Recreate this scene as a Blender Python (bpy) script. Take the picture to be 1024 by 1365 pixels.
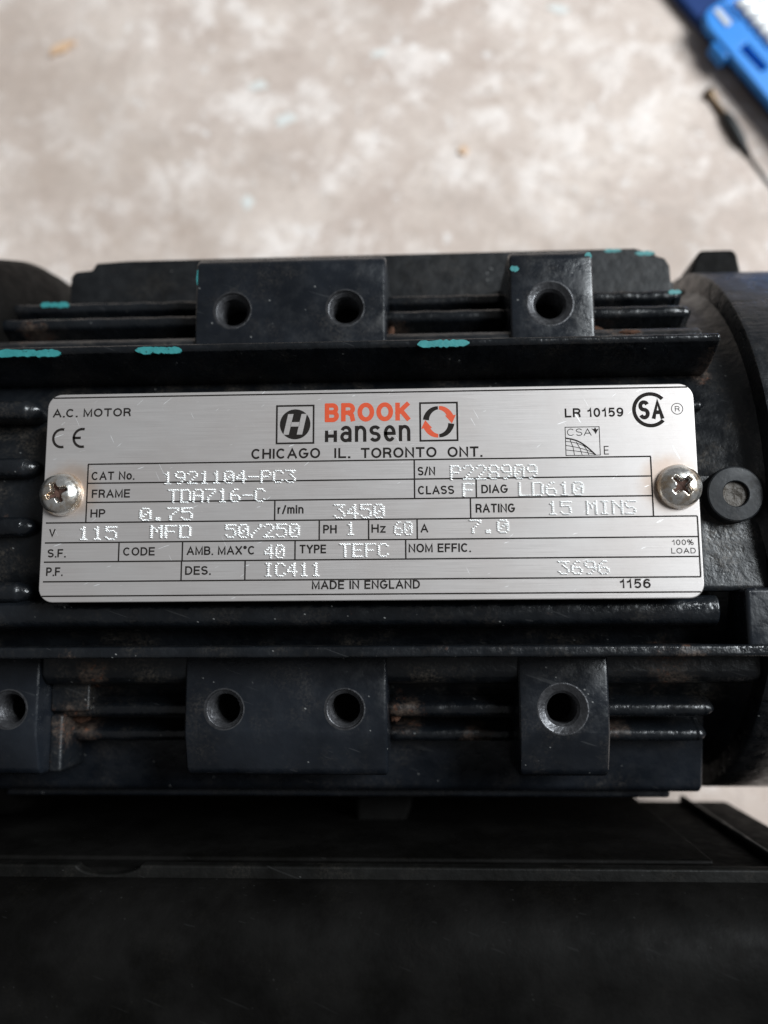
import bpy, bmesh, math, random
from mathutils import Matrix, Vector
for o in list(bpy.data.objects): bpy.data.objects.remove(o)
scene = bpy.context.scene
C = scene.collection
MM = 0.001                      # the scene is laid out in millimetres; origin = middle of the nameplate
FLOOR = -124.5

# ------------------------------------------------------------------ camera
cam_d = bpy.data.cameras.new('camera'); cam = bpy.data.objects.new('camera', cam_d); C.objects.link(cam)
rot = Matrix(((0.99895158, 0.01138085, 0.0443421), (-0.00524149, 0.99066974, -0.13618369), (-0.04547827, 0.13580849, 0.98969075)))
cam.matrix_world = Matrix.Translation(Vector((10.058, -23.979, 148.46)) * MM) @ rot.to_4x4()
cam_d.sensor_fit = 'HORIZONTAL'; cam_d.sensor_width = 24.0; cam_d.lens = 1100 / 1024 * 24
cam_d.clip_start = 0.005; cam_d.clip_end = 50
cam_d.dof.use_dof = True; cam_d.dof.focus_distance = 0.151; cam_d.dof.aperture_fstop = 6.8
scene.camera = cam

# ------------------------------------------------------------------ light: dim room, one big open doorway behind and to the right
w = bpy.data.worlds.new('World'); scene.world = w; w.use_nodes = True
bg = w.node_tree.nodes['Background']; bg.inputs[0].default_value = (0.95, 0.97, 1.0, 1); bg.inputs[1].default_value = 0.13

def area(name, loc, target, sx, sy, power, col):
    d = bpy.data.lights.new(name, 'AREA'); d.shape = 'RECTANGLE'; d.size = sx; d.size_y = sy; d.energy = power; d.color = col
    o = bpy.data.objects.new(name, d); C.objects.link(o); o.location = loc
    o.rotation_euler = (Vector(target) - Vector(loc)).to_track_quat('-Z', 'Y').to_euler()
    return o
area('doorway_light', (1.18, 0.55, 1.18), (0, 0.05, -0.05), 0.85, 0.85, 59, (0.90, 0.96, 1.0))

scene.view_settings.view_transform = 'Standard'; scene.view_settings.look = 'None'
scene.view_settings.exposure = 0; scene.view_settings.gamma = 1
scene.render.engine = 'CYCLES'

# ------------------------------------------------------------------ node helpers
class NT:
    def __init__(s, name):
        s.m = bpy.data.materials.new(name); s.m.use_nodes = True; s.t = s.m.node_tree
        s.b = s.t.nodes['Principled BSDF']; s._c = None
    def n(s, typ, **kw):
        x = s.t.nodes.new(typ)
        for k, v in kw.items():
            if k.startswith('i_'):
                key = k[2:].replace('_', ' ')
                s.put(x.inputs[int(key) if key.isdigit() else key], v)
            else: setattr(x, k, v)
        return x
    def put(s, sock, v):
        if isinstance(v, bpy.types.NodeSocket): s.t.links.new(v, sock)
        else: sock.default_value = v
    def co(s, scale=(1, 1, 1), rotz=0.0):       # object coordinates in millimetres
        tc = s.n('ShaderNodeTexCoord'); mp = s.n('ShaderNodeMapping')
        s.t.links.new(tc.outputs['Object'], mp.inputs['Vector'])
        mp.inputs['Scale'].default_value = tuple(1000 * a for a in scale)
        if rotz:
            pre = s.n('ShaderNodeMapping'); pre.inputs['Rotation'].default_value = (0, 0, rotz)
            s.t.links.new(tc.outputs['Object'], pre.inputs['Vector']); s.t.links.new(pre.outputs[0], mp.inputs['Vector'])
        return mp.outputs[0]
    def noise(s, scale, detail=4, rough=.55, co=None, dist=0.0):
        x = s.n('ShaderNodeTexNoise'); s.put(x.inputs['Vector'], co if co is not None else s.co())
        x.inputs['Scale'].default_value = scale; x.inputs['Detail'].default_value = detail
        x.inputs['Roughness'].default_value = rough; x.inputs['Distortion'].default_value = dist
        return x.outputs['Fac']
    def ramp(s, v, a, b, lo=0.0, hi=1.0):
        x = s.n('ShaderNodeMapRange'); x.interpolation_type = 'SMOOTHSTEP'; s.put(x.inputs[0], v)
        for i, q in ((1, a), (2, b), (3, lo), (4, hi)): s.put(x.inputs[i], q)
        return x.outputs[0]
    def math(s, op, a, b=0.0):
        x = s.n('ShaderNodeMath', operation=op); s.put(x.inputs[0], a); s.put(x.inputs[1], b); return x.outputs[0]
    def mix(s, f, a, b):  # colours
        x = s.n('ShaderNodeMix', data_type='RGBA'); s.put(x.inputs[0], f)
        s.put(x.inputs[6], a if isinstance(a, bpy.types.NodeSocket) else (*a, 1)); s.put(x.inputs[7], b if isinstance(b, bpy.types.NodeSocket) else (*b, 1))
        return x.outputs[2]
    def bump(s, h, strength, dist):
        x = s.n('ShaderNodeBump'); x.inputs['Strength'].default_value = strength; x.inputs['Distance'].default_value = dist * MM
        s.put(x.inputs['Height'], h); s.put(s.b.inputs['Normal'], x.outputs[0]); return x
    def set(s, **kw):
        for k, v in kw.items():
            key = {'base': 'Base Color', 'rough': 'Roughness', 'metal': 'Metallic', 'spec': 'Specular IOR Level', 'coat': 'Coat Weight', 'aniso': 'Anisotropic'}[k]
            if key == 'Base Color' and isinstance(v, tuple): v = (*v[:3], 1)
            s.put(s.b.inputs[key], v)
        return s.m

def paint(name, base=(.0030, .0038, .0050), rust=.0, dust=.5, rough=.22, orange=.5, stretch=(1, 1, 1), spec=.5, scratch=.07, speck=.55, fine_w=.45):
    t = NT(name)
    big = t.noise(.07, 5); fine = t.noise(1.3, 3, co=t.co(stretch)); mid = t.noise(.35, 4)
    col = t.mix(t.ramp(big, .35, .7), base, tuple(1.7 * c + .002 for c in base))
    # dried dust lying on the paint in uneven patches
    d = t.math('MULTIPLY', t.ramp(t.noise(.10, 7, .7), .47, .70), t.ramp(t.noise(1.8, 4, .7), .38, .66))
    col = t.mix(t.math('MULTIPLY', d, .30 * dust), col, t.mix(t.noise(.5, 3), (.10, .075, .052), (.17, .15, .125)))
    # little pale specks
    vo = t.n('ShaderNodeTexVoronoi'); t.put(vo.inputs['Vector'], t.co((1, 1.6, 1), .5)); vo.inputs['Scale'].default_value = .55
    sp = t.math('MULTIPLY', t.ramp(vo.outputs['Distance'], .16, .07), t.ramp(t.noise(.28, 2), .60, .66))
    col = t.mix(t.math('MULTIPLY', sp, speck), col, (.30, .30, .29))
    if rust:
        r = t.ramp(t.noise(.13, 8, .75), .70 - .10 * rust, .80 - .08 * rust, 0, .8)
        col = t.mix(r, col, t.mix(t.noise(.9, 4), (.025, .014, .009), (.085, .040, .024)))
        ro = t.math('ADD', t.ramp(mid, .3, .7, rough - .06, rough + .14), t.math('MULTIPLY', r, .35))
    else: ro = t.math('ADD', t.ramp(mid, .3, .7, rough - .06, rough + .14), t.math('MULTIPLY', d, .3 * dust))
    if rust:                                   # grime and rust gathered at a few spots of the casting
        pp = t.co(); tot = None
        for (px, py, pr) in ((6.5, -42, 7), (-60, -43, 8), (-54, -33, 6), (65.5, 25, 4), (50, 34, 7), (5, 37, 5), (-72, 38, 7), (57, -32, 8), (49, -44, 4), (21, -46, 6)):
            vd = t.n('ShaderNodeVectorMath', operation='MULTIPLY'); t.put(vd.inputs[0], pp); vd.inputs[1].default_value = (1, 1, 0)
            ds = t.n('ShaderNodeVectorMath', operation='DISTANCE'); t.put(ds.inputs[0], vd.outputs[0]); ds.inputs[1].default_value = (px, py, 0)
            q = t.ramp(ds.outputs['Value'], pr, pr * .2); tot = q if tot is None else t.math('MAXIMUM', tot, q)
        gm = t.math('MULTIPLY', t.ramp(t.math('ADD', t.math('MULTIPLY', tot, .31), t.noise(.30, 9, .78)), .62, .86, 0, .9), t.ramp(t.noise(1.5, 5, .75), .36, .62, .12, 1.0))
        col = t.mix(gm, col, t.mix(t.noise(.6, 4), (.032, .022, .017), t.mix(t.ramp(t.noise(.9, 3), .58, .66), (.085, .058, .042), (.20, .075, .035))))
        ro = t.math('ADD', ro, t.math('MULTIPLY', gm, .4))
    # hairline scratches
    sc = t.ramp(t.noise(1.0, 1, co=t.co((.06, 1.4, 1.4), .35)), .735, .76)
    col = t.mix(t.math('MULTIPLY', sc, scratch), col, (.2, .2, .2))
    t.bump(t.math('ADD', t.math('MULTIPLY', fine, fine_w), t.math('MULTIPLY', mid, 2.0)), orange, .24)
    return t.set(base=col, rough=ro, spec=spec)

M = {}
M['paint'] = paint('black_paint', rust=.4, orange=.6, dust=.5)
M['pad'] = paint('black_pad_paint', base=(.0044, .0056, .0078), rough=.25, dust=.45, orange=.28, spec=.40)
M['ledge'] = paint('dull_black_paint', base=(.0040, .0044, .0050), rough=.42, dust=.35, orange=.4, spec=.28, rust=.3)
M['barrel'] = paint('grimy_black_paint', rust=.8, dust=1.3, rough=.34, spec=.42, orange=.55)
M['shield'] = paint('brushed_black_paint', dust=.5, rough=.30, orange=.6, fine_w=1.0, stretch=(.05, 1.2, 1.2))
M['plastic'] = paint('black_plastic', base=(.0021, .0019, .0017), dust=.05, rough=.55, orange=.25, spec=.06, scratch=.02, speck=.03)
M['rim'] = paint('black_plastic_rim', base=(.0028, .0027, .0024), dust=.25, rough=.5, orange=.3, spec=.13, scratch=.03, speck=.1)
M['rubber'] = paint('dark_grey_rubber', base=(.0045, .0052, .0065), dust=.5, rough=.42, orange=.15, spec=.3)

t = NT('rust_grime'); M['rust'] = t.set(base=t.mix(t.noise(.8, 5), (.02, .012, .008), (.10, .046, .027)), rough=.9, spec=.2)
t.bump(t.noise(1.6, 4), .8, .4)
t = NT('teal_paint'); M['teal'] = t.set(base=t.mix(t.ramp(t.noise(.9, 5, .7), .61, .70), t.mix(t.noise(.5, 4), (.014, .13, .135), (.042, .25, .25)), (.006, .012, .014)), rough=.45)
t.bump(t.noise(1.5, 3), .4, .2)
t = NT('bare_thread'); M['thread'] = t.set(base=t.mix(t.noise(.9, 4), (.012, .012, .014), (.10, .10, .105)), rough=t.ramp(t.noise(1.1, 3), .3, .7, .25, .5), metal=.6); t.bump(t.noise(1.4, 3), .5, .2)
t = NT('dark_bore'); M['bore'] = t.set(base=(.004, .004, .004), rough=.8, spec=.1)

# brushed aluminium nameplate
t = NT('brushed_aluminium')
br = t.noise(2.4, 3, .7, co=t.co((.035, 3.2, 1))); cloud = t.noise(.06, 4)
col = t.mix(br, (.43, .40, .385), (.53, .50, .485))
col = t.mix(t.ramp(cloud, .35, .7, 0, .35), col, (.41, .36, .335))
pos = t.co()
sx = t.n('ShaderNodeSeparateXYZ'); t.put(sx.inputs[0], pos)
ax = t.math('ABSOLUTE', sx.outputs[0])
def glow_stain(cx, cy, r0, r1):
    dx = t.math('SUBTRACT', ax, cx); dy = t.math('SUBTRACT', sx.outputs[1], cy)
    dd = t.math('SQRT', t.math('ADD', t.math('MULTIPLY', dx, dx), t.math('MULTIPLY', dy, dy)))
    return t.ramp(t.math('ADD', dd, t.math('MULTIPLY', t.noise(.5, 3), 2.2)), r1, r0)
col = t.mix(t.math('MULTIPLY', glow_stain(54.6, 1.2, 4.0, 7.6), .55), col, (.36, .24, .16))  # brown glow round the screws: their reflection and rust stain painted into the colour
scr = t.ramp(t.noise(1.0, 1.5, co=t.co((.22, 2.4, 1), -.30)), .735, .76)
scr2 = t.ramp(t.noise(1.0, 1.5, co=t.co((.16, 2.8, 1), -.7)), .745, .765)
scr3 = t.ramp(t.noise(1.0, 1.5, co=t.co((.12, 3.2, 1), 1.1)), .75, .77)
scr = t.math('MAXIMUM', t.math('MAXIMUM', scr, scr2), scr3)
col = t.mix(t.math('MULTIPLY', scr, .7), col, (.95, .95, .95))
h = t.math('ADD', t.math('MULTIPLY', br, .5), t.math('MULTIPLY', t.noise(.5, 3), .35))
t.bump(h, .30, .08)
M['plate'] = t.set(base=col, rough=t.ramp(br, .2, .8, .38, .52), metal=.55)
t = NT('plate_ink'); M['ink'] = t.set(base=t.mix(t.noise(2.5, 3), (.008, .007, .006), (.026, .022, .020)), rough=.7, spec=.06)
t = NT('orange_ink'); M['orange'] = t.set(base=t.mix(t.noise(2.0, 3), (.47, .048, .012), (.58, .075, .02)), rough=.5)
t = NT('peened_metal'); M['peen'] = t.set(base=(.96, .96, .95), rough=.22, metal=.68)
t = NT('screw_steel')
M['screw'] = t.set(base=t.mix(t.ramp(t.noise(.35, 5, .65), .42, .66), (.92, .90, .86), (.60, .47, .34)), rough=t.ramp(t.noise(1.2, 3), .3, .7, .16, .32), metal=.95)
t.bump(t.noise(1.6, 3), .25, .12)
t = NT('screw_dirt'); M['dirt'] = t.set(base=t.mix(t.noise(1.2, 4), (.012, .007, .005), (.10, .045, .03)), rough=.9)
t = NT('plug_dirt'); M['plug'] = t.set(base=t.mix(t.noise(.45, 5), (.010, .008, .007), (.085, .068, .05)), rough=.6); t.bump(t.noise(.8, 4), .8, .5)

# floor: worn trowelled concrete
t = NT('concrete')
a = t.noise(.022, 9, .66, dist=.5); b_ = t.noise(.07, 8, .68, dist=.3); c_ = t.noise(.5, 5, .65)
col = t.mix(t.ramp(a, .34, .66), (.50, .405, .35), (.68, .585, .52))
col = t.mix(t.ramp(b_, .47, .64, 0, .80), col, (.84, .765, .715))
col = t.mix(t.ramp(t.noise(.035, 8, .7, dist=.8), .52, .66, 0, .55), col, (.45, .355, .295))
col = t.mix(t.ramp(t.noise(.13, 7, .72), .55, .68, 0, .42), col, (.40, .325, .275))
col = t.mix(t.ramp(t.noise(.16, 5, .65), .60, .70, 0, .65), col, (.86, .84, .82))
col = t.mix(t.ramp(t.noise(.011, 5, .6, dist=.6), .44, .64, 0, .6), col, (.43, .345, .29))
# short trowel strokes, grit and a few rusty and pale-blue stains
tr = t.noise(.06, 6, .65, co=t.co((.35, 1.6, 1), .5))
col = t.mix(t.ramp(tr, .55, .70, 0, .4), col, (.42, .345, .30))
col = t.mix(t.ramp(c_, .45, .75, 0, .30), col, (.24, .19, .165))
col = t.mix(t.ramp(t.noise(.045, 4), .70, .78, 0, .4), col, (.55, .64, .66))
t.bump(t.math('ADD', b_, t.math('MULTIPLY', c_, .5)), .5, 1.4)
M['floor'] = t.set(base=col, rough=t.ramp(a, .3, .7, .55, .8), spec=.35)
t = NT('pale_blue_paint'); M['paleblue'] = t.set(base=t.mix(t.noise(.3, 4), (.60, .60, .57), (.70, .70, .67)), rough=.6)
t = NT('wood'); M['wood'] = t.set(base=t.mix(t.noise(.4, 4, co=t.co((.2, 1, 1))), (.55, .33, .19), (.70, .50, .33)), rough=.7)
t = NT('blue_plastic'); M['blue'] = t.set(base=t.mix(t.noise(.08, 4), (.018, .19, .60), (.032, .26, .72)), rough=.34); t.bump(t.noise(.9, 3), .15, .2)
t = NT('navy_plastic'); M['navy'] = t.set(base=t.mix(t.noise(.08, 4), (.008, .028, .11), (.015, .045, .17)), rough=.6, spec=.15)
t = NT('black_slot'); M['slot'] = t.set(base=(.003, .006, .02), rough=.8, spec=.1)
t = NT('chrome'); M['chrome'] = t.set(base=t.mix(t.noise(.3, 3), (.85, .85, .84), (.95, .95, .95)), rough=.28, metal=.35)
t = NT('latch_print'); M['latch'] = t.set(base=t.mix(t.noise(.5, 4), (.40, .42, .44), (.65, .66, .68)), rough=.5)
t = NT('brass_tip'); M['tip'] = t.set(base=t.mix(t.noise(.5, 4), (.13, .085, .05), (.26, .18, .11)), rough=.4, metal=.7)
t = NT('black_sleeve'); M['sleeve'] = t.set(base=(.012, .013, .014), rough=.55); t.bump(t.noise(.7, 2), .3, .2)

# ------------------------------------------------------------------ mesh helpers (everything in mm)
def link(name, me, mat, parent=None, smooth=False, bevel=0.0, seg=2, angle=35):
    if mat is not None:
        me.materials.clear(); me.materials.append(M[mat] if isinstance(mat, str) else mat)
    o = bpy.data.objects.new(name, me); C.objects.link(o)
    if smooth:
        for p in me.polygons: p.use_smooth = True
    if parent is not None:
        o.parent = parent; o.matrix_parent_inverse = parent.matrix_world.inverted()
    if bevel:
        b = o.modifiers.new('bevel', 'BEVEL'); b.width = bevel * MM; b.segments = seg; b.limit_method = 'ANGLE'; b.angle_limit = math.radians(angle)
        b.harden_normals = False
        for p in me.polygons: p.use_smooth = True
        n = o.modifiers.new('normals', 'WEIGHTED_NORMAL'); n.keep_sharp = False
    return o
def mesh(verts, faces):
    me = bpy.data.meshes.new('m'); me.from_pydata([(x * MM, y * MM, z * MM) for x, y, z in verts], [], faces); me.validate(); me.update()
    bm = bmesh.new(); bm.from_mesh(me); bmesh.ops.recalc_face_normals(bm, faces=bm.faces); bm.to_mesh(me); bm.free()
    return me
def extrude(poly, axis, a, b):
    """closed polygon extruded along an axis: 'x' -> poly is (y, z); 'z' -> poly is (x, y)"""
    n = len(poly)
    f = (lambda p, s: (s, p[0], p[1])) if axis == 'x' else (lambda p, s: (p[0], p[1], s))
    v = [f(p, a) for p in poly] + [f(p, b) for p in poly]
    return mesh(v, [tuple(range(n)), tuple(range(2 * n - 1, n - 1, -1))] + [(i, (i + 1) % n, n + (i + 1) % n, n + i) for i in range(n)])
def box(x0, x1, y0, y1, z0, z1): return extrude([(x0, y0), (x1, y0), (x1, y1), (x0, y1)], 'z', z0, z1)
def lathe(profile, seg=48, axis='z', centre=(0, 0, 0), cap0=False, cap1=False):
    """profile: list of (distance along axis, radius)"""
    v = []; f = []
    for d, r in profile:
        for k in range(seg):
            a = 2 * math.pi * k / seg; p, q = r * math.cos(a), r * math.sin(a)
            v.append((centre[0] + d, centre[1] + p, centre[2] + q) if axis == 'x' else (centre[0] + p, centre[1] + q, centre[2] + d))
    for i in range(len(profile) - 1):
        for k in range(seg):
            f.append((i * seg + k, i * seg + (k + 1) % seg, (i + 1) * seg + (k + 1) % seg, (i + 1) * seg + k))
    if cap0: f.append(tuple(range(seg)))
    if cap1: f.append(tuple(range((len(profile) - 1) * seg, len(profile) * seg)))
    return mesh(v, f)
def tube(pts, radii, seg=12):
    v = []; f = []
    P = [Vector(p) for p in pts]
    for i, p in enumerate(P):
        d = (P[min(i + 1, len(P) - 1)] - P[max(i - 1, 0)]).normalized()
        u = d.cross(Vector((0, 0, 1))).normalized(); s = d.cross(u)
        for k in range(seg):
            a = 2 * math.pi * k / seg; v.append(tuple(p + radii[i] * (math.cos(a) * u + math.sin(a) * s)))
    for i in range(len(P) - 1):
        for k in range(seg): f.append((i * seg + k, i * seg + (k + 1) % seg, (i + 1) * seg + (k + 1) % seg, (i + 1) * seg + k))
    f += [tuple(range(seg)), tuple(range((len(P) - 1) * seg, len(P) * seg))]
    return mesh(v, f)
def rounded(w, h, r, cx=0, cy=0, n=6):
    out = []
    for sx_, sy_, a0 in ((1, 1, 0), (-1, 1, 90), (-1, -1, 180), (1, -1, 270)):
        for k in range(n + 1):
            a = math.radians(a0 + 90 * k / n)
            out.append((cx + sx_ * (w / 2 - r) + r * math.cos(a), cy + sy_ * (h / 2 - r) + r * math.sin(a)))
    return out
def cut(me, cutters):
    """subtract closed meshes from me"""
    o = bpy.data.objects.new('tmp', me); C.objects.link(o); cs = []
    for c in cutters:
        k = bpy.data.objects.new('cut', c); C.objects.link(k); cs.append(k)
        b = o.modifiers.new('b', 'BOOLEAN'); b.operation = 'DIFFERENCE'; b.solver = 'EXACT'; b.object = k
    bpy.context.view_layer.update()
    res = bpy.data.meshes.new_from_object(o.evaluated_get(bpy.context.evaluated_depsgraph_get()))
    for k in cs + [o]: bpy.data.objects.remove(k)
    return res
def empty(name, loc, label, cat, group=None):
    o = bpy.data.objects.new(name, None); o.empty_display_size = .01; C.objects.link(o); o.location = Vector(loc) * MM
    o['label'] = label; o['category'] = cat
    if group: o['group'] = group
    bpy.context.view_layer.update()
    return o
rnd = random.Random(7)

# ------------------------------------------------------------------ floor
fl = link('floor', mesh([(-1800, -1500, FLOOR), (1800, -1500, FLOOR), (1800, 2200, FLOOR), (-1800, 2200, FLOOR)], [(0, 1, 2, 3)]), 'floor'); fl['kind'] = 'structure'
def splat(name, cx, cy, z, rx, ry, ang, mat, parent, thick=.25, n=14, jag=.35):
    poly = []
    for k in range(n):
        a = 2 * math.pi * k / n; r = 1 + jag * (rnd.random() - .5) * 2
        x, y = rx * r * math.cos(a), ry * r * math.sin(a)
        poly.append((cx + x * math.cos(ang) - y * math.sin(ang), cy + x * math.sin(ang) + y * math.cos(ang)))
    return link(name, extrude(poly, 'z', z, z + thick), mat, parent)
for cx, cy, rx, ry, an in ((-37.1, 156.3, 4.2, 2.6, .5), (-46.8, 169.8, 3.6, 1.8, .2), (-50.1, 125.1, 2.8, 2.2, 1.1), (-3, 181, 3, 1.2, .4), (62, 196, 4, 1.4, -.3)):
    splat('paint_spot', cx, cy, FLOOR + .02, rx, ry, an, 'paleblue', fl, .2)

# ------------------------------------------------------------------ the motor
motor = empty('electric_motor', (0, 0, FLOOR), 'black finned electric motor with aluminium nameplate lying on concrete floor', 'motor')
AX = (0, 0, -62)
def part(name, me, mat, parent=motor, **k): return link(name, me, mat, parent, **k)

bar = part('barrel', lathe([(-84, 40), (-84, 55.5), (70.5, 55.5), (72.5, 56.4), (74.3, 58.5), (74.3, 40)], 160, 'x', AX), 'barrel', smooth=True)
part('end_shield', lathe([(73.6, 45), (73.6, 61.2), (73.9, 61.8), (74.6, 62), (112, 62), (118, 58), (121, 45), (121, 5)], 200, 'x', AX), 'shield', smooth=True)
for m_ in (bpy.data.objects['barrel'], bpy.data.objects['end_shield']):
    e = m_.modifiers.new('edge', 'EDGE_SPLIT'); e.split_angle = math.radians(40)
part('fan_cowl', lathe([(-79, 45), (-79, 60), (-80, 63), (-82.5, 66.5), (-86, 68.6), (-92, 69.2), (-150, 69.2), (-156, 60), (-156, 5)], 160, 'x', AX), 'plastic', smooth=True)

# lug on the end shield
part('lug', extrude([(71.0, 50), (77.2, 64.0), (78.2, 65.2), (85.6, 65.2), (86.6, 64.2), (88.6, 50)], 'z', -56, -43), 'plastic', bevel=.8, seg=3)

# raised lips that frame the nameplate channel
up = part('channel_lip', extrude([(29.7, -18), (29.7, -1.7), (28.4, -1.6), (25.4, -7.4), (24.7, -11.5), (24.7, -18)], 'x', -96, 66.3), 'paint', bevel=1.4, seg=5, angle=25)
part('cast_shelf', extrude([(-28.7, -10.9), (-33.4, -11.3), (-35.0, -13.0), (-36.2, -26), (-28.7, -26)], 'x', -64, 73.8), 'barrel', bevel=.8, seg=3)
part('cast_shelf', extrude([(28.7, -10.9), (33.4, -11.3), (35.0, -13.0), (36.2, -26), (28.7, -26)], 'x', -82, 66.5), 'barrel', bevel=.8, seg=3)
lo = part('channel_lip', box(-96, 84, -29.7, -27.6, -18, -1.4), 'paint', bevel=.6, seg=3)
part('channel_rib', extrude([(-18.6, -14), (-18.8, -5.6), (-19.6, -4.5), (-20.8, -4.0), (-22.4, -4.1), (-23.7, -4.9), (-24.5, -6.6), (-24.9, -14)], 'x', -95, 64.0), 'paint', bevel=.5, seg=3, angle=30)
part('end_flat', extrude([(-18.1, -16), (-18.1, -5.6), (-17.3, -5.1), (-4, -6.1), (3, -6.55), (8, -7.35), (8, -16)], 'x', 54, 73.4), 'barrel', bevel=.3)
part('corner_block', box(67.6, 80, -28.4, -17.6, -14, -1.9), 'pad', bevel=.9, seg=3)
part('plate_seat', box(-58, 60.5, -17, 17, -16, -1.02), 'barrel', bevel=.4)

# short round-nosed fins left of the plate, and the two stubs right of it
def nosed_fin(x0, x1, y, zt, wdt, nose, mat='paint', depth=10, tilt=0.0):
    """fin along x, rounded across its top, with a rounded nose at the end given by nose (+1 / -1 / 0)"""
    n = 9; v = []; f = []
    sec = [(-wdt / 2 * 1.15, -depth)] + [(-wdt / 2 * math.cos(math.pi * k / n), -wdt * .42 + wdt * .42 * math.sin(math.pi * k / n)) for k in range(n + 1)] + [(wdt / 2 * 1.15, -depth)]
    L = x1 - x0; st = []
    m = 7
    for k in range(13): st.append((x0 + L * k / 12, 1.0))
    if nose > 0: st = st[:-1] + [(x1 - wdt * .9 + wdt * .9 * math.sin(math.pi / 2 * j / m), max(.03, math.cos(math.pi / 2 * j / m))) for j in range(m + 1)]
    st = sorted(st)
    ca, sa = math.cos(tilt), math.sin(tilt)
    for i, (x, s) in enumerate(st):
        wob = .16 * math.sin(x * .9 + y) + .1 * math.sin(x * 2.3 + 2 * y)
        for (yy, zz) in sec:
            a, b = yy * s, zz - (1 - s) * wdt * .55 + (wob * .5 if zz > -depth else 0)
            v.append((x, y + a * ca - b * sa, zt + a * sa + b * ca))
    k = len(sec)
    for i in range(len(st) - 1):
        for j in range(k - 1): f.append((i * k + j, i * k + j + 1, (i + 1) * k + j + 1, (i + 1) * k + j))
    f += [tuple(range(k)), tuple(range((len(st) - 1) * k, len(st) * k))]
    return mesh(v, f)
for y in (17.9, 6.6, -4.9, -17.4):
    part('cooling_fin', nosed_fin(-96, -63.3, y, -3.4, 3.8, 1), 'paint', smooth=True)
for y, x1 in ((16.6, 63.6), (18.9, 61.0)):
    part('cooling_fin', nosed_fin(52, x1, y, -4.2, 1.8, 1), 'paint', smooth=True)
# fins along the flanks: (|y|, crest z, tilt)
for s in (1, -1):
    for (y, zt, wd, x1, tl) in ((40.8, -17.6, 2.9, 66.8, .35), (46.4, -22.6, 2.7, 66.6, .5)):
        for xa, xb, ns in ((-82 if s > 0 else -64.5, -34.8, 0), (3.0, 29.0, 0), (44.4, x1, 1)):
            part('cooling_fin', nosed_fin(xa, xb, s * y, zt, wd, ns, depth=12, tilt=-s * tl), 'paint', smooth=True)

# ledges down the flanks
top_poly = [(-71.2, 40), (-71.2, 57.2), (-70.2, 58.6), (-66.2, 58.9), (-65.3, 60.6), (-58, 61.0), (59.5, 61.0), (61.4, 60.3), (63.2, 60.1), (64.4, 59.0), (66.2, 58.4), (67.2, 56.5), (67.4, 40)]
part('side_ledge', extrude(top_poly, 'z', -60, -32), 'ledge', bevel=.5)
part('ledge_step', box(66.9, 69.0, 40, 54.5, -58, -36), 'ledge', bevel=.4)
part('side_ledge', extrude([(-36, -24), (-46.5, -27.5), (-57.5, -30.5), (-58.6, -32), (-58.8, -60), (-36, -60)], 'x', -82, 67.4), 'pad', bevel=.6, seg=3)
part('ledge_step', box(-82, 62.4, -60.6, -40, -64, -36), 'pad', bevel=.6)

# mounting pads with tapped holes
def threaded(cx, cy, zt, parent, r=3.35, rim=4.0):
    prof = [(.02, rim + .25), (.05, rim), (-.55, r + .12)]
    z = -.6
    while z > -7.3:
        prof += [(z, r), (z - .55, r - .5), (z - .7, r - .5), (z - 1.25, r)]; z -= 1.25
    prof.append((z, r)); 
    o = link('thread', lathe([(zt + d, q) for d, q in prof], 40, 'z', (cx, cy, 0)), 'thread', parent)
    link('hole_bottom', lathe([(zt + z + .05, r), (zt + z, .1)], 24, 'z', (cx, cy, 0), cap1=True), 'bore', parent)
def pad(x0, x1, side, holes, rim):
    if side > 0: poly = [(28.6, -10.5), (49.6, -10.5), (51.2, -12.0), (52.2, -42), (28.6, -42)]
    else: poly = [(-28.7, -10.5), (-44.0, -10.5), (-45.2, -10.8), (-51.4, -12.8), (-52.4, -14.2), (-52.8, -42), (-28.7, -42)]
    me = extrude(poly, 'x', x0, x1)
    cy = 39.6 * side
    # soften the block first, then drill it
    tmp = bpy.data.objects.new('tmp', me); C.objects.link(tmp)
    b = tmp.modifiers.new('b', 'BEVEL'); b.width = .8 * MM; b.segments = 3; b.limit_method = 'ANGLE'; b.angle_limit = math.radians(20)
    bpy.context.view_layer.update()
    me2 = bpy.data.meshes.new_from_object(tmp.evaluated_get(bpy.context.evaluated_depsgraph_get())); bpy.data.objects.remove(tmp)
    me3 = cut(me2, [lathe([(-21.5, rim), (-8, rim)], 40, 'z', (hx, cy, 0), True, True) for hx in holes])
    o = part('mounting_pad', me3, 'pad', smooth=True)
    e = o.modifiers.new('edge', 'EDGE_SPLIT'); e.split_angle = math.radians(28)
    for hx in holes: threaded(hx, cy, -10.5, o, rim=rim)
pad(-35.4, 3.6, 1, (-27.7, -4.7), 3.75)
pad(28.4, 45.2, 1, (36.4,), 4.5)
pad(-35.4, 3.4, -1, (-27.7, -4.7), 3.7)
pad(28.0, 44.9, -1, (36.2,), 4.6)
pad(-80, -63.9, -1, (-69.6,), 3.6)
part('cast_step', box(-64.2, -61.4, -52.4, -41.2, -40, -16.6), 'barrel', bevel=.7, seg=3)
# cast step beside the left pad
part('cast_step', box(-63.9, -56.0, -40.6, -29, -32, -16.0), 'barrel', bevel=.6, seg=3)

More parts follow.
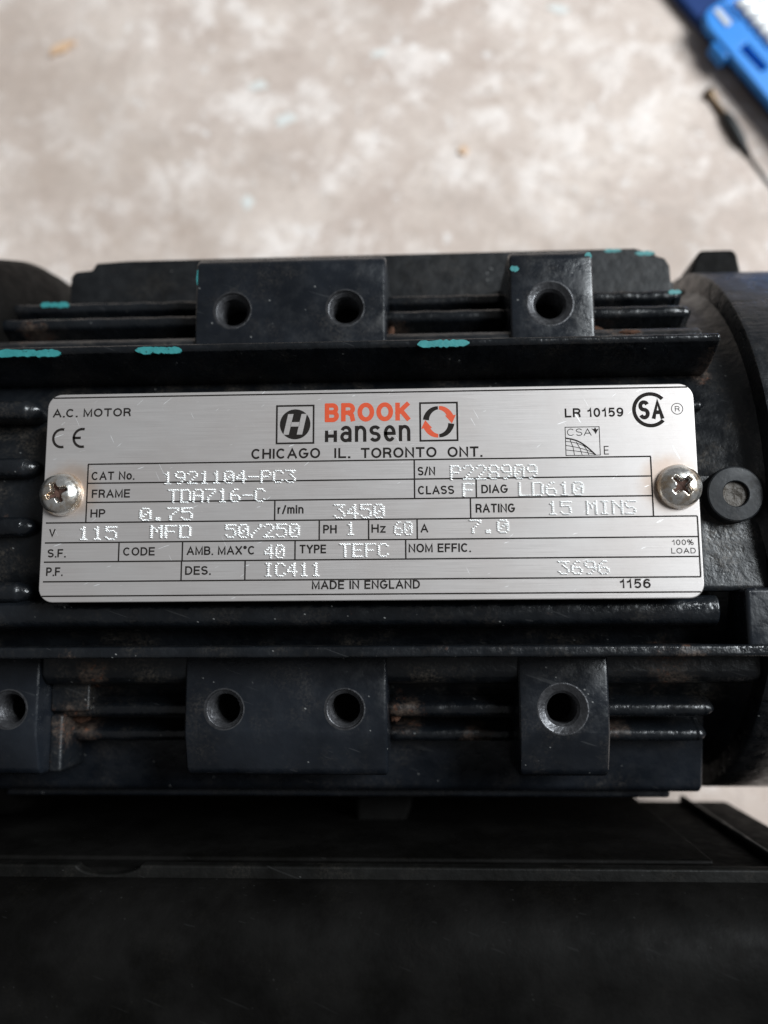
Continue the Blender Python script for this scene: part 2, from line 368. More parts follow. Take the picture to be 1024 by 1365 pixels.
# rusty crumbs and grime in the corners
for cx, cy, z, rx, ry in ((-55.4, -35.0, -18.4, .6, 1.3), (-52, -34.5, -18.3, .7, .9), (-60.5, -42.4, -22.0, 2.6, .9), (4.6, -40.8, -19.6, 1.2, 2.2), (7.2, -39.3, -19.2, 2.2, .6), (4.4, 37.2, -19.2, .7, 1.6), (47.0, 36.8, -19.0, 1.8, .9), (52, 33.6, -11.4, 2.0, .4), (64.2, 26.3, -8.0, .9, 1.0), (-62.9, -46, -25.0, .4, 1.2)):
    v = []; n = 9; m = 4; f = []
    for i in range(m):
        s = math.cos(math.pi / 2 * i / m)
        for k in range(n):
            a = 2 * math.pi * k / n; q = s * (.75 + .5 * rnd.random())
            v.append((cx + rx * q * math.cos(a), cy + ry * q * math.sin(a), z + .35 * math.sin(math.pi / 2 * i / m) * (.7 + .5 * rnd.random())))
    for i in range(m - 1):
        for k in range(n): f.append((i * n + k, i * n + (k + 1) % n, (i + 1) * n + (k + 1) % n, (i + 1) * n + k))
    f.append(tuple(range((m - 1) * n, m * n)))
    part('rust_scab', mesh(v, f), 'rust', smooth=True)

# chipped spots where the old teal paint shows
def chip(x0, x1, y0, y1, z, drop=0.0):
    L = x1 - x0; v = []; f = []
    for g in range(3 if L > 5 else 1):                      # overlapping ragged flakes
        xa = x0 + (L * (.02 + .3 * g) if L > 5 else 0); xb = xa + (L * (.38 + .1 * rnd.random()) if L > 5 else L)
        ym = (y0 + y1) / 2 + (y1 - y0) * .16 * (rnd.random() - .5); n = max(7, int((xb - xa) / .6)); i0 = len(v)
        for i in range(n + 1):
            q = i / n; x = xa + (xb - xa) * q; e = min(1, 5 * q + .12, 5 * (1 - q) + .12)
            hw = (y1 - y0) / 2 * e
            a = ym - hw * (.65 + .45 * rnd.random()); b = ym + hw * (.65 + .35 * rnd.random()); zz = z + .015 * g
            v += [(x, a - .02, zz - .3), (x, a, zz + .07), (x, b, zz + .07), (x, b + .02, zz - .3)]
        for i in range(n):
            for k in range(3): f.append((i0 + i * 4 + k, i0 + i * 4 + k + 1, i0 + (i + 1) * 4 + k + 1, i0 + (i + 1) * 4 + k))
    part('paint_chip', mesh(v, f), 'teal')
for c in ((-72, -59.5, 27.5, 29.2, -1.62, .35), (-44.4, -35.2, 27.6, 29.2, -1.62, .35), (9.6, 18.8, 27.8, 29.4, -1.62, .3),
          (-73.5, -67.2, 45.9, 47.3, -22.4, 0), (28.6, 30.4, 46.4, 47.8, -10.48, 0), (-35.3, -34.2, 44.2, 48.6, -10.7, 0), (43.6, 45.0, 48.5, 50.2, -10.7, .3),
          (52.5, 56.5, 60.0, 61.0, -32.0, 0), (59.4, 64, 59.0, 60.2, -32.0, 0), (63.4, 66.2, 45.6, 46.8, -22.3, 0)):
    chip(*c)

# washer and the dirty plug in it, right of the plate
ws = part('washer', lathe([(-9, 5.1), (-3.5, 5.2), (-3.2, 5.1), (-3.05, 4.85), (-2.95, 2.5), (-3.05, 2.35), (-4.4, 2.25)], 56, 'z', (67.6, -.5, 0)), 'rubber', smooth=True)
e = ws.modifiers.new('edge', 'EDGE_SPLIT'); e.split_angle = math.radians(25)
v = []; f = []; n = 24
for i in range(5):
    for k in range(n):
        a = 2 * math.pi * k / n; r = 2.28 * (1 - i / 4.6)
        v.append((67.6 + r * math.cos(a), -.5 + r * math.sin(a), -3.7 - .35 * (i / 4) + (.25 * rnd.random() if i else 0)))
for i in range(4):
    for k in range(n): f.append((i * n + k, i * n + (k + 1) % n, (i + 1) * n + (k + 1) % n, (i + 1) * n + k))
f.append(tuple(range(4 * n, 5 * n)))
part('plug', mesh(v, f), 'plug', ws, smooth=True)

# ------------------------------------------------------------------ capacitor box beside the motor
part('cable_neck', extrude([(-6, -45), (8.4, -45), (8.9, -56), (7.2, -66), (5.4, -70.5), (-6, -70.5)], 'z', -68, -52), 'plastic', bevel=1.2, seg=3)
box_ = part('capacitor_box', box(-130, 89.5, -150, -69.6, -79, -13.5), 'plastic', bevel=2.0, seg=4)
part('box_panel', box(-120, 65.5, -72, -68.9, -120, -20), 'plastic', box_, bevel=.6)
part('box_rib', box(76.4, 78.0, -72, -68.2, -78, -17), 'ledge', box_, bevel=.6)
rimp = [(-130, -150), (90.5, -150), (90.5, -68.0)]
nx = -49.0
for k in range(13):
    a = math.pi * k / 12; rimp.append((nx + 6 * math.cos(a) * (1.0), -68.0 - 1.75 * math.sin(a)))
rimp.append((-130, -68.0))
part('box_rim', extrude(rimp, 'z', -13.4, -10.6), 'rim', box_, bevel=.6, seg=3)
part('box_lid', extrude([(-69.9, -10.5), (-70.4, -7.4), (-72.4, -3.4), (-75.6, -.6), (-79.5, .7), (-84, 1.2), (-150, 1.5), (-150, -10.5)], 'x', -130, 86), 'plastic', box_, bevel=.8, seg=3, angle=50)

# ------------------------------------------------------------------ nameplate
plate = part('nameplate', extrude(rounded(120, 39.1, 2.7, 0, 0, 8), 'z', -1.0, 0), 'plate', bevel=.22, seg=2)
plate['label'] = 'brushed aluminium rating plate with black print and stamped values'
ZP = .012
def sub(name, me, mat, **k): return link(name, me, mat, plate, **k)

# a plain grotesque alphabet drawn as pen strokes: glyph -> (width, strokes) on a unit cap height, x-height .74
def arc(cx, cy, rx, ry, a0, a1, n=14): return [(cx + rx * math.cos(math.radians(a0 + (a1 - a0) * k / n)), cy + ry * math.sin(math.radians(a0 + (a1 - a0) * k / n))) for k in range(n + 1)]
def ess(w, h): return arc(w / 2, .755 * h, w / 2, .245 * h, 22, 270) + arc(w / 2, .255 * h, w / 2, .255 * h, 90, -158)[1:]
X_ = .74
GL = {
 'A': (.78, [[(0, 0), (.39, 1), (.78, 0)], [(.14, .33), (.64, .33)]]),
 'B': (.64, [[(0, 0), (0, 1)], [(0, 1), (.36, 1)] + arc(.36, .76, .24, .24, 90, -90) + [(0, .52)], [(0, .52), (.38, .52)] + arc(.38, .26, .26, .26, 90, -90) + [(0, 0)]]),
 'C': (.74, [arc(.38, .5, .38, .5, 42, 318, 26)]),
 'D': (.70, [[(0, 0), (0, 1), (.30, 1)] + arc(.30, .5, .40, .5, 90, -90, 20) + [(0, 0)]]),
 'E': (.58, [[(.58, 1), (0, 1), (0, 0), (.58, 0)], [(0, .52), (.53, .52)]]),
 'F': (.54, [[(.54, 1), (0, 1), (0, 0)], [(0, .50), (.48, .50)]]),
 'G': (.78, [arc(.39, .5, .39, .5, 42, 350, 26) + [(.78, .46), (.46, .46)]]),
 'H': (.68, [[(0, 0), (0, 1)], [(.68, 0), (.68, 1)], [(0, .52), (.68, .52)]]),
 'I': (.0, [[(0, 0), (0, 1)]]),
 'K': (.66, [[(0, 0), (0, 1)], [(.64, 1), (0, .38)], [(.22, .58), (.67, 0)]]),
 'L': (.50, [[(0, 1), (0, 0), (.50, 0)]]),
 'M': (.80, [[(0, 0), (0, 1), (.40, .08), (.80, 1), (.80, 0)]]),
 'N': (.68, [[(0, 0), (0, 1), (.68, 0), (.68, 1)]]),
 'O': (.80, [arc(.40, .5, .40, .5, 0, 360, 32)]),
 'P': (.60, [[(0, 0), (0, 1)], [(0, 1), (.34, 1)] + arc(.34, .73, .26, .27, 90, -90) + [(0, .46)]]),
 'R': (.64, [[(0, 0), (0, 1)], [(0, 1), (.36, 1)] + arc(.36, .74, .26, .26, 90, -90) + [(0, .48)], [(.34, .48), (.56, .30), (.62, 0)]]),
 'S': (.62, [ess(.62, 1)]),
 'T': (.66, [[(0, 1), (.66, 1)], [(.33, 1), (.33, 0)]]),
 'V': (.70, [[(0, 1), (.35, 0), (.70, 1)]]),
 'X': (.68, [[(0, 0), (.68, 1)], [(0, 1), (.68, 0)]]),
 'Y': (.70, [[(0, 1), (.35, .45), (.70, 1)], [(.35, .45), (.35, 0)]]),
 '0': (.52, [arc(.26, .5, .26, .5, 0, 360, 28)]), '1': (.30, [[(.02, .72), (.16, .78), (.26, 1), (.26, 0)]]),
 '5': (.52, [[(.48, 1), (.10, 1), (.03, .48)] + arc(.26, .32, .26, .32, 140, -150, 18)]),
 '6': (.52, [arc(.26, .31, .26, .31, 180, -180, 24), [(0, .31)] + arc(.29, .52, .29, .48, 180, 42, 14)]),
 '9': (.52, [arc(.26, .69, .26, .31, 0, 360, 24), [(.52, .69)] + arc(.23, .48, .29, .48, 0, -138, 14)]),
 '.': (.02, [[(0, -.02), (.02, -.02)]]), '/': (.34, [[(0, -.04), (.34, 1.04)]]), ' ': (.16, []),
 '%': (.84, [arc(.17, .76, .17, .24, 0, 360, 16), arc(.67, .24, .17, .24, 0, 360, 16), [(.20, 0), (.64, 1)]]),
 '\u00b0': (.26, [arc(.13, .90, .13, .13, 0, 360, 14)]),
 'o': (.54, [arc(.27, X_ / 2, .27, X_ / 2, 0, 360, 24)]), 'z': (.46, [[(0, X_), (.46, X_), (0, 0), (.46, 0)]]),
 'r': (.26, [[(0, 0), (0, X_)], [(0, .48)] + arc(.26, .46, .26, X_ - .46, 180, 85, 8)]),
 'i': (.0, [[(0, 0), (0, X_)], [(0, .96), (0, 1.02)]]),
 'n': (.48, [[(0, 0), (0, X_)], [(0, .46)] + arc(.24, .46, .24, X_ - .46, 180, 0, 14) + [(.48, 0)]]),
 'm': (.76, [[(0, 0), (0, X_)], [(0, .50)] + arc(.19, .50, .19, X_ - .50, 180, 0, 10) + [(.38, 0)], [(.38, .50)] + arc(.57, .50, .19, X_ - .50, 180, 0, 10) + [(.76, 0)]]),
 'a': (.48, [arc(.24, .52, .23, X_ - .52, 165, 0, 10) + [(.47, 0)], arc(.23, .21, .23, .21, 60, 300, 16), [(.34, .40), (.47, .42)], [(.34, .03), (.47, .10)]]),
 's': (.46, [ess(.46, X_)]),
 'e': (.50, [[(.0, .37), (.50, .37)] + arc(.25, .37, .25, X_ - .37, 0, 322, 22)]),
}
def ribbon(V_, F_, pts, t_, z):
    closed = (Vector(pts[0]) - Vector(pts[-1])).length < 1e-5
    P = [Vector(p) for p in pts]
    P = [p for i, p in enumerate(P) if i == 0 or (p - P[i - 1]).length > 1e-4]
    n = len(P); b0 = len(V_)
    for i, p in enumerate(P):
        d0 = (p - P[i - 1]).normalized() if i else ((P[-1] - P[-2]).normalized() if closed else (P[1] - p).normalized())
        d1 = (P[i + 1] - p).normalized() if i < n - 1 else ((P[1] - P[0]).normalized() if closed else d0)
        n0 = Vector((-d0.y, d0.x)); n1 = Vector((-d1.y, d1.x)); m = n0 + n1
        m = m.normalized() if m.length > 1e-3 else n0
        k = min(1 / max(m.dot(n0), .3), 1.9) * t_ / 2
        V_ += [(p.x + m.x * k, p.y + m.y * k, z), (p.x - m.x * k, p.y - m.y * k, z)]
    for i in range(n - 1): F_.append((b0 + 2 * i, b0 + 2 * i + 1, b0 + 2 * i + 3, b0 + 2 * i + 2))
def print_text(s, x0, x1, yb, cap, weight=.16, mat='ink', name='printed_text', z=ZP, gap=.16):
    t_ = weight * cap; h = t_ / 2
    adv = 0; lay = []
    for ch in s:
        w_, st = GL[ch]; lay.append((adv, st)); adv += w_ + weight + gap * (1.0 if ch not in '.' else .8)
    total = max(adv - gap - weight, .001)
    kx = max((x1 - x0 - t_), .001) / total if total > .01 else 0
    V_, F_ = [], []; j = 0
    for a, st in lay:
        for q in st:
            flat_end = lambda y: (yb + h + y * (cap - t_))
            ribbon(V_, F_, [(x0 + h + (a + px) * kx, flat_end(py)) if True else None for px, py in extend(q, weight / 2)], t_, z + .005 * (j % 4)); j += 1
    return sub(name, mesh(V_, F_), mat)
def extend(q, e):
    """lengthen straight stroke ends by half a pen width so that corners and feet come out square"""
    q = [tuple(p) for p in q]
    if len(q) < 2 or (abs(q[0][0] - q[-1][0]) < 1e-6 and abs(q[0][1] - q[-1][1]) < 1e-6 and len(q) > 3): return q
    def ext(a, b):
        d = Vector((a[0] - b[0], a[1] - b[1])); L = d.length
        if L < .1 and not (len(q) == 2): return a
        d = d / max(L, 1e-6); return (a[0] + d.x * e, a[1] + d.y * e)
    return [ext(q[0], q[1])] + q[1:-1] + [ext(q[-1], q[-2])]
PRINTED = [('A.C. MOTOR', -58.9, -44.0, 15.10, 1.62, .19), ('CHICAGO', -21.1, -8.3, 6.58, 1.95, .19), ('IL.', -5.7, -2.8, 6.52, 1.95, .19), ('TORONTO', -.8, 13.1, 6.45, 1.95, .19),
    ('ONT.', 15.1, 21.4, 6.42, 1.95, .19), ('LR 10159', 36.6, 47.2, 13.50, 1.72, .19), ('CAT No.', -51.0, -42.9, 3.02, 1.6, .185), ('FRAME', -50.8, -43.6, -.33, 1.6, .185), ('HP', -50.9, -48.1, -4.0, 1.6, .185),
    ('r/min', -16.1, -11.3, -3.7, 1.6, .185), ('S/N', 9.6, 12.8, 3.1, 1.6, .185), ('CLASS', 9.6, 16.2, -.42, 1.6, .185), ('DIAG', 21.1, 25.9, -.35, 1.6, .185), ('RATING', 20.0, 27.1, -3.9, 1.65, .185),
    ('V', -58.5, -57.3, -7.5, 1.5, .185), ('PH', -7.7, -5.2, -7.4, 1.6, .185), ('Hz', 1.1, 3.7, -7.35, 1.6, .185), ('A', 10.0, 11.4, -7.4, 1.6, .185), ('S.F.', -58.6, -55.2, -11.3, 1.55, .185),
    ('CODE', -44.5, -38.6, -11.1, 1.55, .185), ('AMB. MAX\u00b0C', -32.7, -20.1, -11.1, 1.6, .185), ('TYPE', -12.0, -7.1, -11.0, 1.62, .185), ('NOM EFFIC.', 7.8, 19.0, -11.0, 1.62, .185), ('100%', 54.7, 58.5, -10.1, 1.0, .15),
    ('LOAD', 54.5, 58.8, -11.6, 1.0, .15), ('P.F.', -58.7, -55.6, -14.7, 1.6, .185), ('DES.', -32.9, -28.2, -14.7, 1.6, .185), ('MADE IN ENGLAND', -9.7, 9.8, -17.5, 1.6, .19), ('1156', 45.2, 50.6, -17.7, 1.68, .19), ('E', 43.4, 44.3, 6.5, 1.6, .11)]
for a in PRINTED: print_text(*a)
print_text('BROOK', -7.5, 8.3, 13.35, 3.6, .235, 'orange', gap=.21)
print_text('H', -7.45, -5.2, 9.5, 2.35, .27)
print_text('ansen', -4.6, 8.35, 9.5, 4.0, .155, gap=.22)

def rects(lst, z=ZP):
    v = []; f = []
    for x0, y0, x1, y1 in lst:
        i = len(v); v += [(x0, y0, z), (x1, y0, z), (x1, y1, z), (x0, y1, z)]; f.append((i, i + 1, i + 2, i + 3))
    return mesh(v, f)
T = .27
def hline(y, x0, x1, t_=T): sub('ruled_line', rects([(x0, y - t_ / 2, x1, y + t_ / 2)]), 'ink')
def vline(x, y0, y1, t_=T): sub('ruled_line', rects([(x - t_ / 2, min(y0, y1), x + t_ / 2, max(y0, y1))], ZP + .004), 'ink')
Y1, Y2, Y3, Y4, Y5, Y6, Y7, Y8 = 6.05, 2.45, -1.15, -4.9, -8.6, -12.15, -15.75, -18.4
hline(18.85, -58.9, 58.9); hline(Y8, -59.3, 59.3)
for y in (Y1, Y2, Y3): hline(y, -51.75, 51.75)
for y in (Y4, Y5, Y6, Y7): hline(y, -59.2, 59.4)
for x, a, b in ((-51.7, Y1, Y4), (51.7, Y1, Y4), (9.0, Y1, Y3), (20.2, Y2, Y3), (19.1, Y3, Y4), (-16.6, Y3, Y4), (-8.4, Y4, Y5), (.6, Y4, Y5), (9.4, Y4, Y5), (-45.3, Y5, Y6), (-33.5, Y5, Y6), (-12.8, Y5, Y6), (7.3, Y5, Y6), (-33.6, Y6, Y7), (-21.9, Y6, Y7), (59.4, Y4, Y7)): vline(x, a, b)

def ring(cx, cy, r0, r1, a0=0, a1=360, n=48, sx_=1, sy_=1, z=ZP):
    v = []; f = []
    for k in range(n + 1):
        a = math.radians(a0 + (a1 - a0) * k / n)
        v += [(cx + sx_ * r0 * math.cos(a), cy + sy_ * r0 * math.sin(a), z), (cx + sx_ * r1 * math.cos(a), cy + sy_ * r1 * math.sin(a), z)]
    for k in range(n): f.append((2 * k, 2 * k + 1, 2 * k + 3, 2 * k + 2))
    return mesh(v, f)
def flat(poly, z=ZP): return mesh([(x, y, z) for x, y in poly], [tuple(range(len(poly)))])
def frame(x0, x1, y0, y1, t_): return rects([(x0, y0, x1, y0 + t_), (x0, y1 - t_, x1, y1), (x0, y0 + t_, x0 + t_, y1 - t_), (x1 - t_, y0 + t_, x1, y1 - t_)])
# CE mark
sub('ce_mark', ring(-57.0, 11.1, 1.45, 1.95, 75, 285, 24, .95, 1), 'ink')
sub('ce_mark', ring(-53.1, 11.1, 1.45, 1.95, 75, 285, 24, .95, 1), 'ink')
sub('ce_mark', rects([(-54.85, 10.88, -53.35, 11.36)]), 'ink')
# the H emblem: black disc in a square, slanted letter left bare
sub('emblem_frame', frame(-16.6, -9.4, 9.3, 16.75, .34), 'ink')
sub('emblem_disc', ring(-13.0, 13.05, .01, 2.85), 'ink')
def slant(poly): return [(-13.0 + x + .22 * y, 13.05 + y) for x, y in poly]
Hh = 1.95
sub('emblem_letter', mesh([(x, y, ZP + .006) for q in (slant([(-1.75, -Hh), (-.75, -Hh), (-.75, Hh), (-1.75, Hh)]), slant([(.75, -Hh), (1.75, -Hh), (1.75, Hh), (.75, Hh)]), slant([(-.8, -.42), (.8, -.42), (.8, .42), (-.8, .42)])) for x, y in q],
                          [(0, 1, 2, 3), (4, 5, 6, 7), (8, 9, 10, 11)]), 'plate')
# the two turning arrows
sub('emblem_frame', frame(10.0, 17.15, 9.4, 16.85, .34), 'ink')
ACX, ACY = 13.55, 13.1
def crescent(a0, a1, w0, w1, r=2.35, n=16):
    v = []; f = []
    for k in range(n + 1):
        q = k / n; a = math.radians(a0 + (a1 - a0) * q); ww = w0 + (w1 - w0) * q
        for rr in (r - ww / 2, r + ww / 2): v.append((ACX + rr * math.cos(a), ACY + 1.12 * rr * math.sin(a), ZP))
    for k in range(n): f.append((2 * k, 2 * k + 1, 2 * k + 3, 2 * k + 2))
    return mesh(v, f)
sub('turning_arrow', crescent(172, 92, 1.15, .55), 'ink')
sub('turning_arrow', crescent(-8, -88, 1.15, .55), 'ink')
sub('turning_arrow', crescent(88, 22, .6, 1.15), 'orange')
sub('turning_arrow', crescent(268, 202, .6, 1.15), 'orange')
sub('arrow_head', flat([(ACX + 1.2, ACY + 1.15), (ACX + 3.2, ACY + 1.25), (ACX + 2.45, ACY - .35)], ZP + .003), 'orange')
sub('arrow_head', flat([(ACX - 1.2, ACY - 1.15), (ACX - 3.2, ACY - 1.25), (ACX - 2.45, ACY + .35)], ZP + .003), 'orange')
# certification mark: open ring round two tall letters
sub('ring_mark', ring(52.1, 14.7, 2.62, 3.3, 42, 318, 48), 'ink')
print_text('S', 49.95, 51.95, 12.9, 3.6, .2, name='ring_mark_letter')
print_text('A', 52.3, 54.5, 12.9, 3.6, .2, name='ring_mark_letter')
sub('registered_mark', ring(56.9, 14.8, .95, 1.08, n=32), 'ink')
print_text('R', 56.5, 57.35, 14.3, 1.0, .13)
# globe label
sub('globe_frame', frame(36.5, 42.8, 6.35, 11.75, .14), 'ink')
print_text('CSA', 36.9, 41.3, 10.05, 1.35, .10)
sub('maple_leaf', flat([(41.3, 11.4), (41.75, 11.25), (42.0, 11.6), (42.2, 11.2), (42.65, 11.35), (42.3, 10.8), (42.05, 10.3), (41.85, 10.75)]), 'ink')
def arcline(pts, t_=.11):
    v = []; f = []
    for i, (x, y) in enumerate(pts):
        a = pts[max(i - 1, 0)]; b = pts[min(i + 1, len(pts) - 1)]; d = Vector((b[0] - a[0], b[1] - a[1])).normalized()
        v += [(x - d.y * t_ / 2, y + d.x * t_ / 2, ZP + .004), (x + d.y * t_ / 2, y - d.x * t_ / 2, ZP + .004)]
    for i in range(len(pts) - 1): f.append((2 * i, 2 * i + 1, 2 * i + 3, 2 * i + 2))
    return mesh(v, f)
def bow(x0, y0, x1, y1, bulge, n=12): return [(x0 + (x1 - x0) * k / n, y0 + (y1 - y0) * k / n + bulge * math.sin(math.pi * k / n)) for k in range(n + 1)]
for p, t_ in ((bow(36.6, 9.65, 41.9, 6.45, .75), .26), (bow(36.6, 9.05, 40.9, 7.6, .3), .12), (bow(36.6, 8.3, 41.3, 7.0, .15), .12), (bow(36.6, 7.45, 41.8, 6.6, .08), .12)): sub('globe_line', arcline(p, t_), 'ink')
for x0, x1 in ((37.4, 38.1), (38.5, 39.5), (39.7, 40.7)):
    ya = 9.7 - (x0 - 36.6) * .42; sub('globe_line', arcline([(x0, ya), ((x0 + x1) / 2 + .15, (ya + 6.4) / 2), (x1, 6.42)], .12), 'ink')

# values stamped with a dot-peening needle
FONT = {'0': '01110100011001110101110011000101110', '1': '00100011000010000100001000010001110', '2': '01110100010000100010001000100011111', '3': '11111000100010000010000011000101110', '4': '00010001100101010010111110001000010',
 '5': '11111100001111000001000011000101110', '6': '00110010001000011110100011000101110', '7': '11111000010001000100010000100001000', '8': '01110100011000101110100011000101110', '9': '01110100011000101111000010001001100',
 'A': '01110100011000111111100011000110001', 'C': '01110100011000010000100001000101110', 'D': '11110100011000110001100011000111110', 'E': '11111100001000011110100001000011111', 'F': '11111100001000011110100001000010000',
 'I': '01110001000010000100001000010001110', 'L': '10000100001000010000100001000011111', 'M': '10001110111010110101100011000110001', 'N': '10001110011010110011100011000110001', 'P': '11110100011000111110100001000010000',
 'S': '01111100001000001110000010000111110', 'T': '11111001000010000100001000010000100', '-': '00000000000000011111000000000000000', '/': '00001000010001000100010001000010000', '.': '00000000000000000000000000110001100', ' ': '0' * 35}
STAMPED = [('1921104-PC3', -37.6, -13.0, 2.0, 2.5), ('TDA716-C', -36.5, -18.6, -1.5, 2.65), ('0.75', -41.7, -32.0, -4.75, 2.5), ('115', -53.1, -46.0, -8.2, 2.6), ('MFD', -39.6, -32.2, -8.0, 2.5), ('50/250', -25.7, -12.2, -8.1, 2.65), ('3450', -5.8, 3.3, -4.75, 2.75), ('P228909', 15.5, 31.1, 2.1, 2.85),
 ('F', 17.7, 19.6, -1.0, 2.6), ('LD610', 27.8, 39.3, -1.0, 2.65), ('15 MINS', 32.9, 48.5, -4.5, 2.6), ('1', -3.6, -1.9, -7.8, 2.5), ('60', 5.2, 8.4, -7.9, 2.6), ('7.0', 18.8, 25.7, -7.7, 2.6), ('40', -18.4, -14.9, -11.9, 2.6), ('TEFC', -4.7, 4.0, -11.8, 2.6), ('IC411', -18.6, -8.2, -15.2, 2.6), ('3696', 34.4, 43.3, -15.2, 2.5)]
def dome(v, f, x, y, rx, ry, h):
    i = len(v); n = 7
    for z, s in ((-.01, 1.0), (h * .62, .72)):
        for k in range(n):
            a = 2 * math.pi * k / n; v.append((x + rx * s * math.cos(a) + .25 * ry * s * math.sin(a), y + ry * s * math.sin(a), z))
    v.append((x, y, h))
    for k in range(n):
        k2 = (k + 1) % n
        f.append((i + k, i + k2, i + n + k2, i + n + k)); f.append((i + n + k, i + n + k2, i + 2 * n))
for s, x0, x1, yb, hh in STAMPED:
    v = []; f = []; n = len(s); pitch = (x1 - x0) / (n - .22); cw = pitch * .86
    for ci, ch in enumerate(s):
        g = FONT[ch]; bx = x0 + ci * pitch
        for r in range(7):
            for c in range(5):
                if g[r * 5 + c] == '1':
                    x = bx + cw * (c + .5) / 5; y = yb + hh * (6.5 - r) / 7
                    for (ox, oy) in ((-.5, .25), (.5, -.25)):   # the needle strikes twice
                        dome(v, f, x + ox * cw / 10 + .03 * (rnd.random() - .5), y + oy * hh / 14 + .03 * (rnd.random() - .5), cw / 5 * .50, hh / 7 * .42, .20 + .07 * rnd.random())
    sub('stamped_text', mesh(v, f), 'peen', smooth=True)

# plate screws: pan heads with a cross recess
def screw(cx, cy, ang, dirty):
    N = 64; R_ = 4.1; v = []; f = []; ok = {}
    ca, sa = math.cos(ang), math.sin(ang)
    def hgt(x, y):
        r = math.hypot(x, y) / R_
        z = 2.75 * (max(0, 1 - r ** 2.6)) ** .55
        u, w_ = abs(x * ca + y * sa), abs(-x * sa + y * ca)
        q = min(max(u, w_) / 2.05, 9); arm = min(u, w_)
        wid = .62 * (1.25 - .35 * q)
        inside = max(min((wid - arm) / .22, (1 - q) / .10), min((1.15 - math.hypot(x, y)) / .25, 1))
        k = min(max(inside, 0), 1); k = k * k * (3 - 2 * k)
        return z - k * (1.5 - .35 * q * q), k
    idx = {}
    M_ = 40; A_ = 112
    for i in range(M_ + 1):
        rr = R_ * (i / M_) ** .9
        for k in range(A_ if i else 1):
            a = 2 * math.pi * k / A_; x, y = rr * math.cos(a), rr * math.sin(a); z, _ = hgt(x, y)
            idx[i, k] = len(v); v.append((cx + x, cy + y, max(z, 0) + .05))
    base = len(v)
    for k in range(A_):
        a = 2 * math.pi * k / A_; v.append((cx + R_ * math.cos(a), cy + R_ * math.sin(a), -.3))
    for k in range(A_):
        k2 = (k + 1) % A_; f.append((idx[0, 0], idx[1, k], idx[1, k2]))
        for i in range(1, M_): f.append((idx[i, k], idx[i + 1, k], idx[i + 1, k2], idx[i, k2]))
        f.append((idx[M_, k], base + k, base + k2, idx[M_, k2]))
    o = part('plate_screw', mesh(v, f), 'screw', smooth=True)
    # packed dirt at the bottom of the recess
    n = 20; vv = []; ff = []
    for k in range(n * 4):
        a = 2 * math.pi * k / (n * 4) + ang; c4 = abs(math.cos(2 * (a - ang)))
        r = .75 + 1.15 * c4 ** 6; vv.append((cx + r * math.cos(a), cy + r * math.sin(a), 1.50 if not dirty else 1.72))
    vv.append((cx, cy, 1.3)); m = n * 4
    for k in range(m): ff.append((k, (k + 1) % m, m))
    link('recess_dirt', mesh(vv, ff), 'dirt', o)
screw(-56.4, .4, .45, True); screw(56.4, .4, .72, False)

# ------------------------------------------------------------------ blue tool case lying on the floor
case = empty('tool_case', (150, 175, FLOOR), 'blue plastic tool case with dark slot and rows of sockets', 'tool case')
ux, uy = Vector((30.9, -46.2)).normalized(); px_, py_ = -uy, ux      # u runs along the case edge, p points into the case
O = Vector((103.8, 199.0)); TOP = FLOOR + 8.5
def cp(u, p): return (O.x + ux * u + px_ * p, O.y + uy * u + py_ * p)
def cbox(u0, u1, p0, p1, z0, z1): return extrude([cp(u0, p0), cp(u1, p0), cp(u1, p1), cp(u0, p1)], 'z', z0, z1)
cas = lambda name, me, mat, par=case, **k: link(name, me, mat, par, **k)
cas('case_base', cbox(-50, 120, -2.5, 70, FLOOR + .3, FLOOR + 4.3), 'navy', bevel=1.5, seg=3)
tray = extrude([cp(*q) for q in ((18.5, -4), (115, -4), (115, 66), (14, 66), (14, 0.5), (15.2, -2.4))], 'z', FLOOR + 4.5, TOP)
tray = cut(tray, [extrude([cp(32.1 + 11.2 * a_, .9 + w_) for a_, w_ in ((0, -1.6), (1, -1.0), (1, 2.0), (0, 1.6))], 'z', TOP - 2.8, TOP + 9), cbox(17.0, 60, 7.2, 30, TOP - 2.0, TOP + 9)])
cas('tray', tray, 'blue', bevel=.8, seg=2)
cas('slot_floor', cbox(31.4, 44, -1.2, 3.4, TOP - 3.4, TOP - 2.7), 'slot')
cas('latch', cbox(24.5, 32.5, -6.6, -3.4, FLOOR + 2.0, TOP - 1.0), 'blue', bevel=1.2, seg=3)
cas('grey_badge', cbox(15.8, 23.4, .6, 3.0, TOP - .3, TOP + .5), 'latch', bevel=.4)
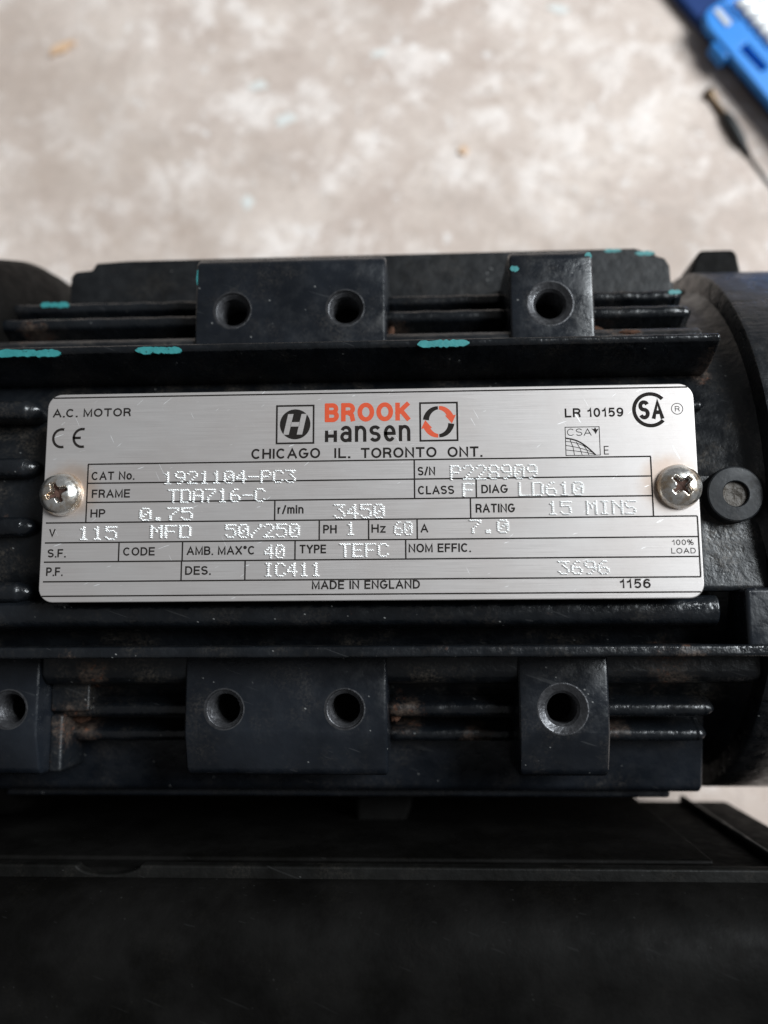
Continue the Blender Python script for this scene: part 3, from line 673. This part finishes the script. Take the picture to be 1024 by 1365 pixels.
cas('tray_groove', cbox(15.5, 23.5, 4.6, 5.6, TOP - .4, TOP + .06), 'navy')
place = ('nearest the grey badge, first of the row', 'second in the row from the grey badge', 'third in the row from the grey badge', 'fourth in the row from the grey badge', 'fifth in the row, beside the dark slot')
for k in range(5):
    a = cp(18.9 + k * 4.25, 7.7); b = cp(18.9 + k * 4.25 + 3.2, 19.0)
    zc = TOP + .2
    d = Vector((b[0] - a[0], b[1] - a[1], 0))
    pts = [Vector((a[0], a[1], zc)) + d * q for q in (0, .04, .12, .5, .55, .6, .95, 1)]
    o = link('socket', tube(pts, [1.0, 1.5, 1.85, 1.85, 1.7, 1.9, 1.9, 1.6], 20), 'chrome', None, smooth=True)
    o['category'] = 'socket'; o['group'] = 'sockets in the blue case'; o['label'] = 'bright chrome socket in the blue case, ' + place[k]

# thin lead with a metal tip and black sleeve
lead = empty('plug_lead', (120, 146, FLOOR), 'thin lead with brown metal tip and black sleeve on the floor', 'lead')
zc = FLOOR + 1.4
tip = link('tip', tube([(112.6, 162.0, zc - .3), (113.6, 159.6, zc - .3), (114.2, 158.6, zc - .4), (118.2, 151.2, zc)], [1.3, 1.7, 1.0, 1.0]), 'tip', lead, smooth=True)
link('sleeve', tube([(117.6, 152.2, zc), (118.0, 151.5, zc), (119.8, 148.0, zc), (122.3, 142.6, zc), (123.6, 140.2, zc - .3), (125.5, 136.8, zc - .8)], [1.1, 1.7, 2.0, 1.9, 1.1, .7]), 'sleeve', lead, smooth=True)
link('wire', tube([(125.2, 137.2, zc - .8), (127.5, 133.2, zc - .9), (131.3, 127.2, zc - .95), (137, 118, zc - .95), (145, 104, zc - .95)], [.45] * 5), 'sleeve', lead, smooth=True)

# two splinters on the floor
for cx, cy, L, wd, an, lab in ((-120, 187.6, 5.2, 1.7, .5, 'long tan wood splinter on the floor at upper left'), (26.7, 142, 1.7, 1.5, .2, 'tiny orange wood crumb on the floor behind the motor')):
    o = splat('wood_splinter', cx, cy, FLOOR + .05, L, wd, an, 'wood', None, 1.0, 12, .22); o['label'] = lab; o['category'] = 'wood chip'
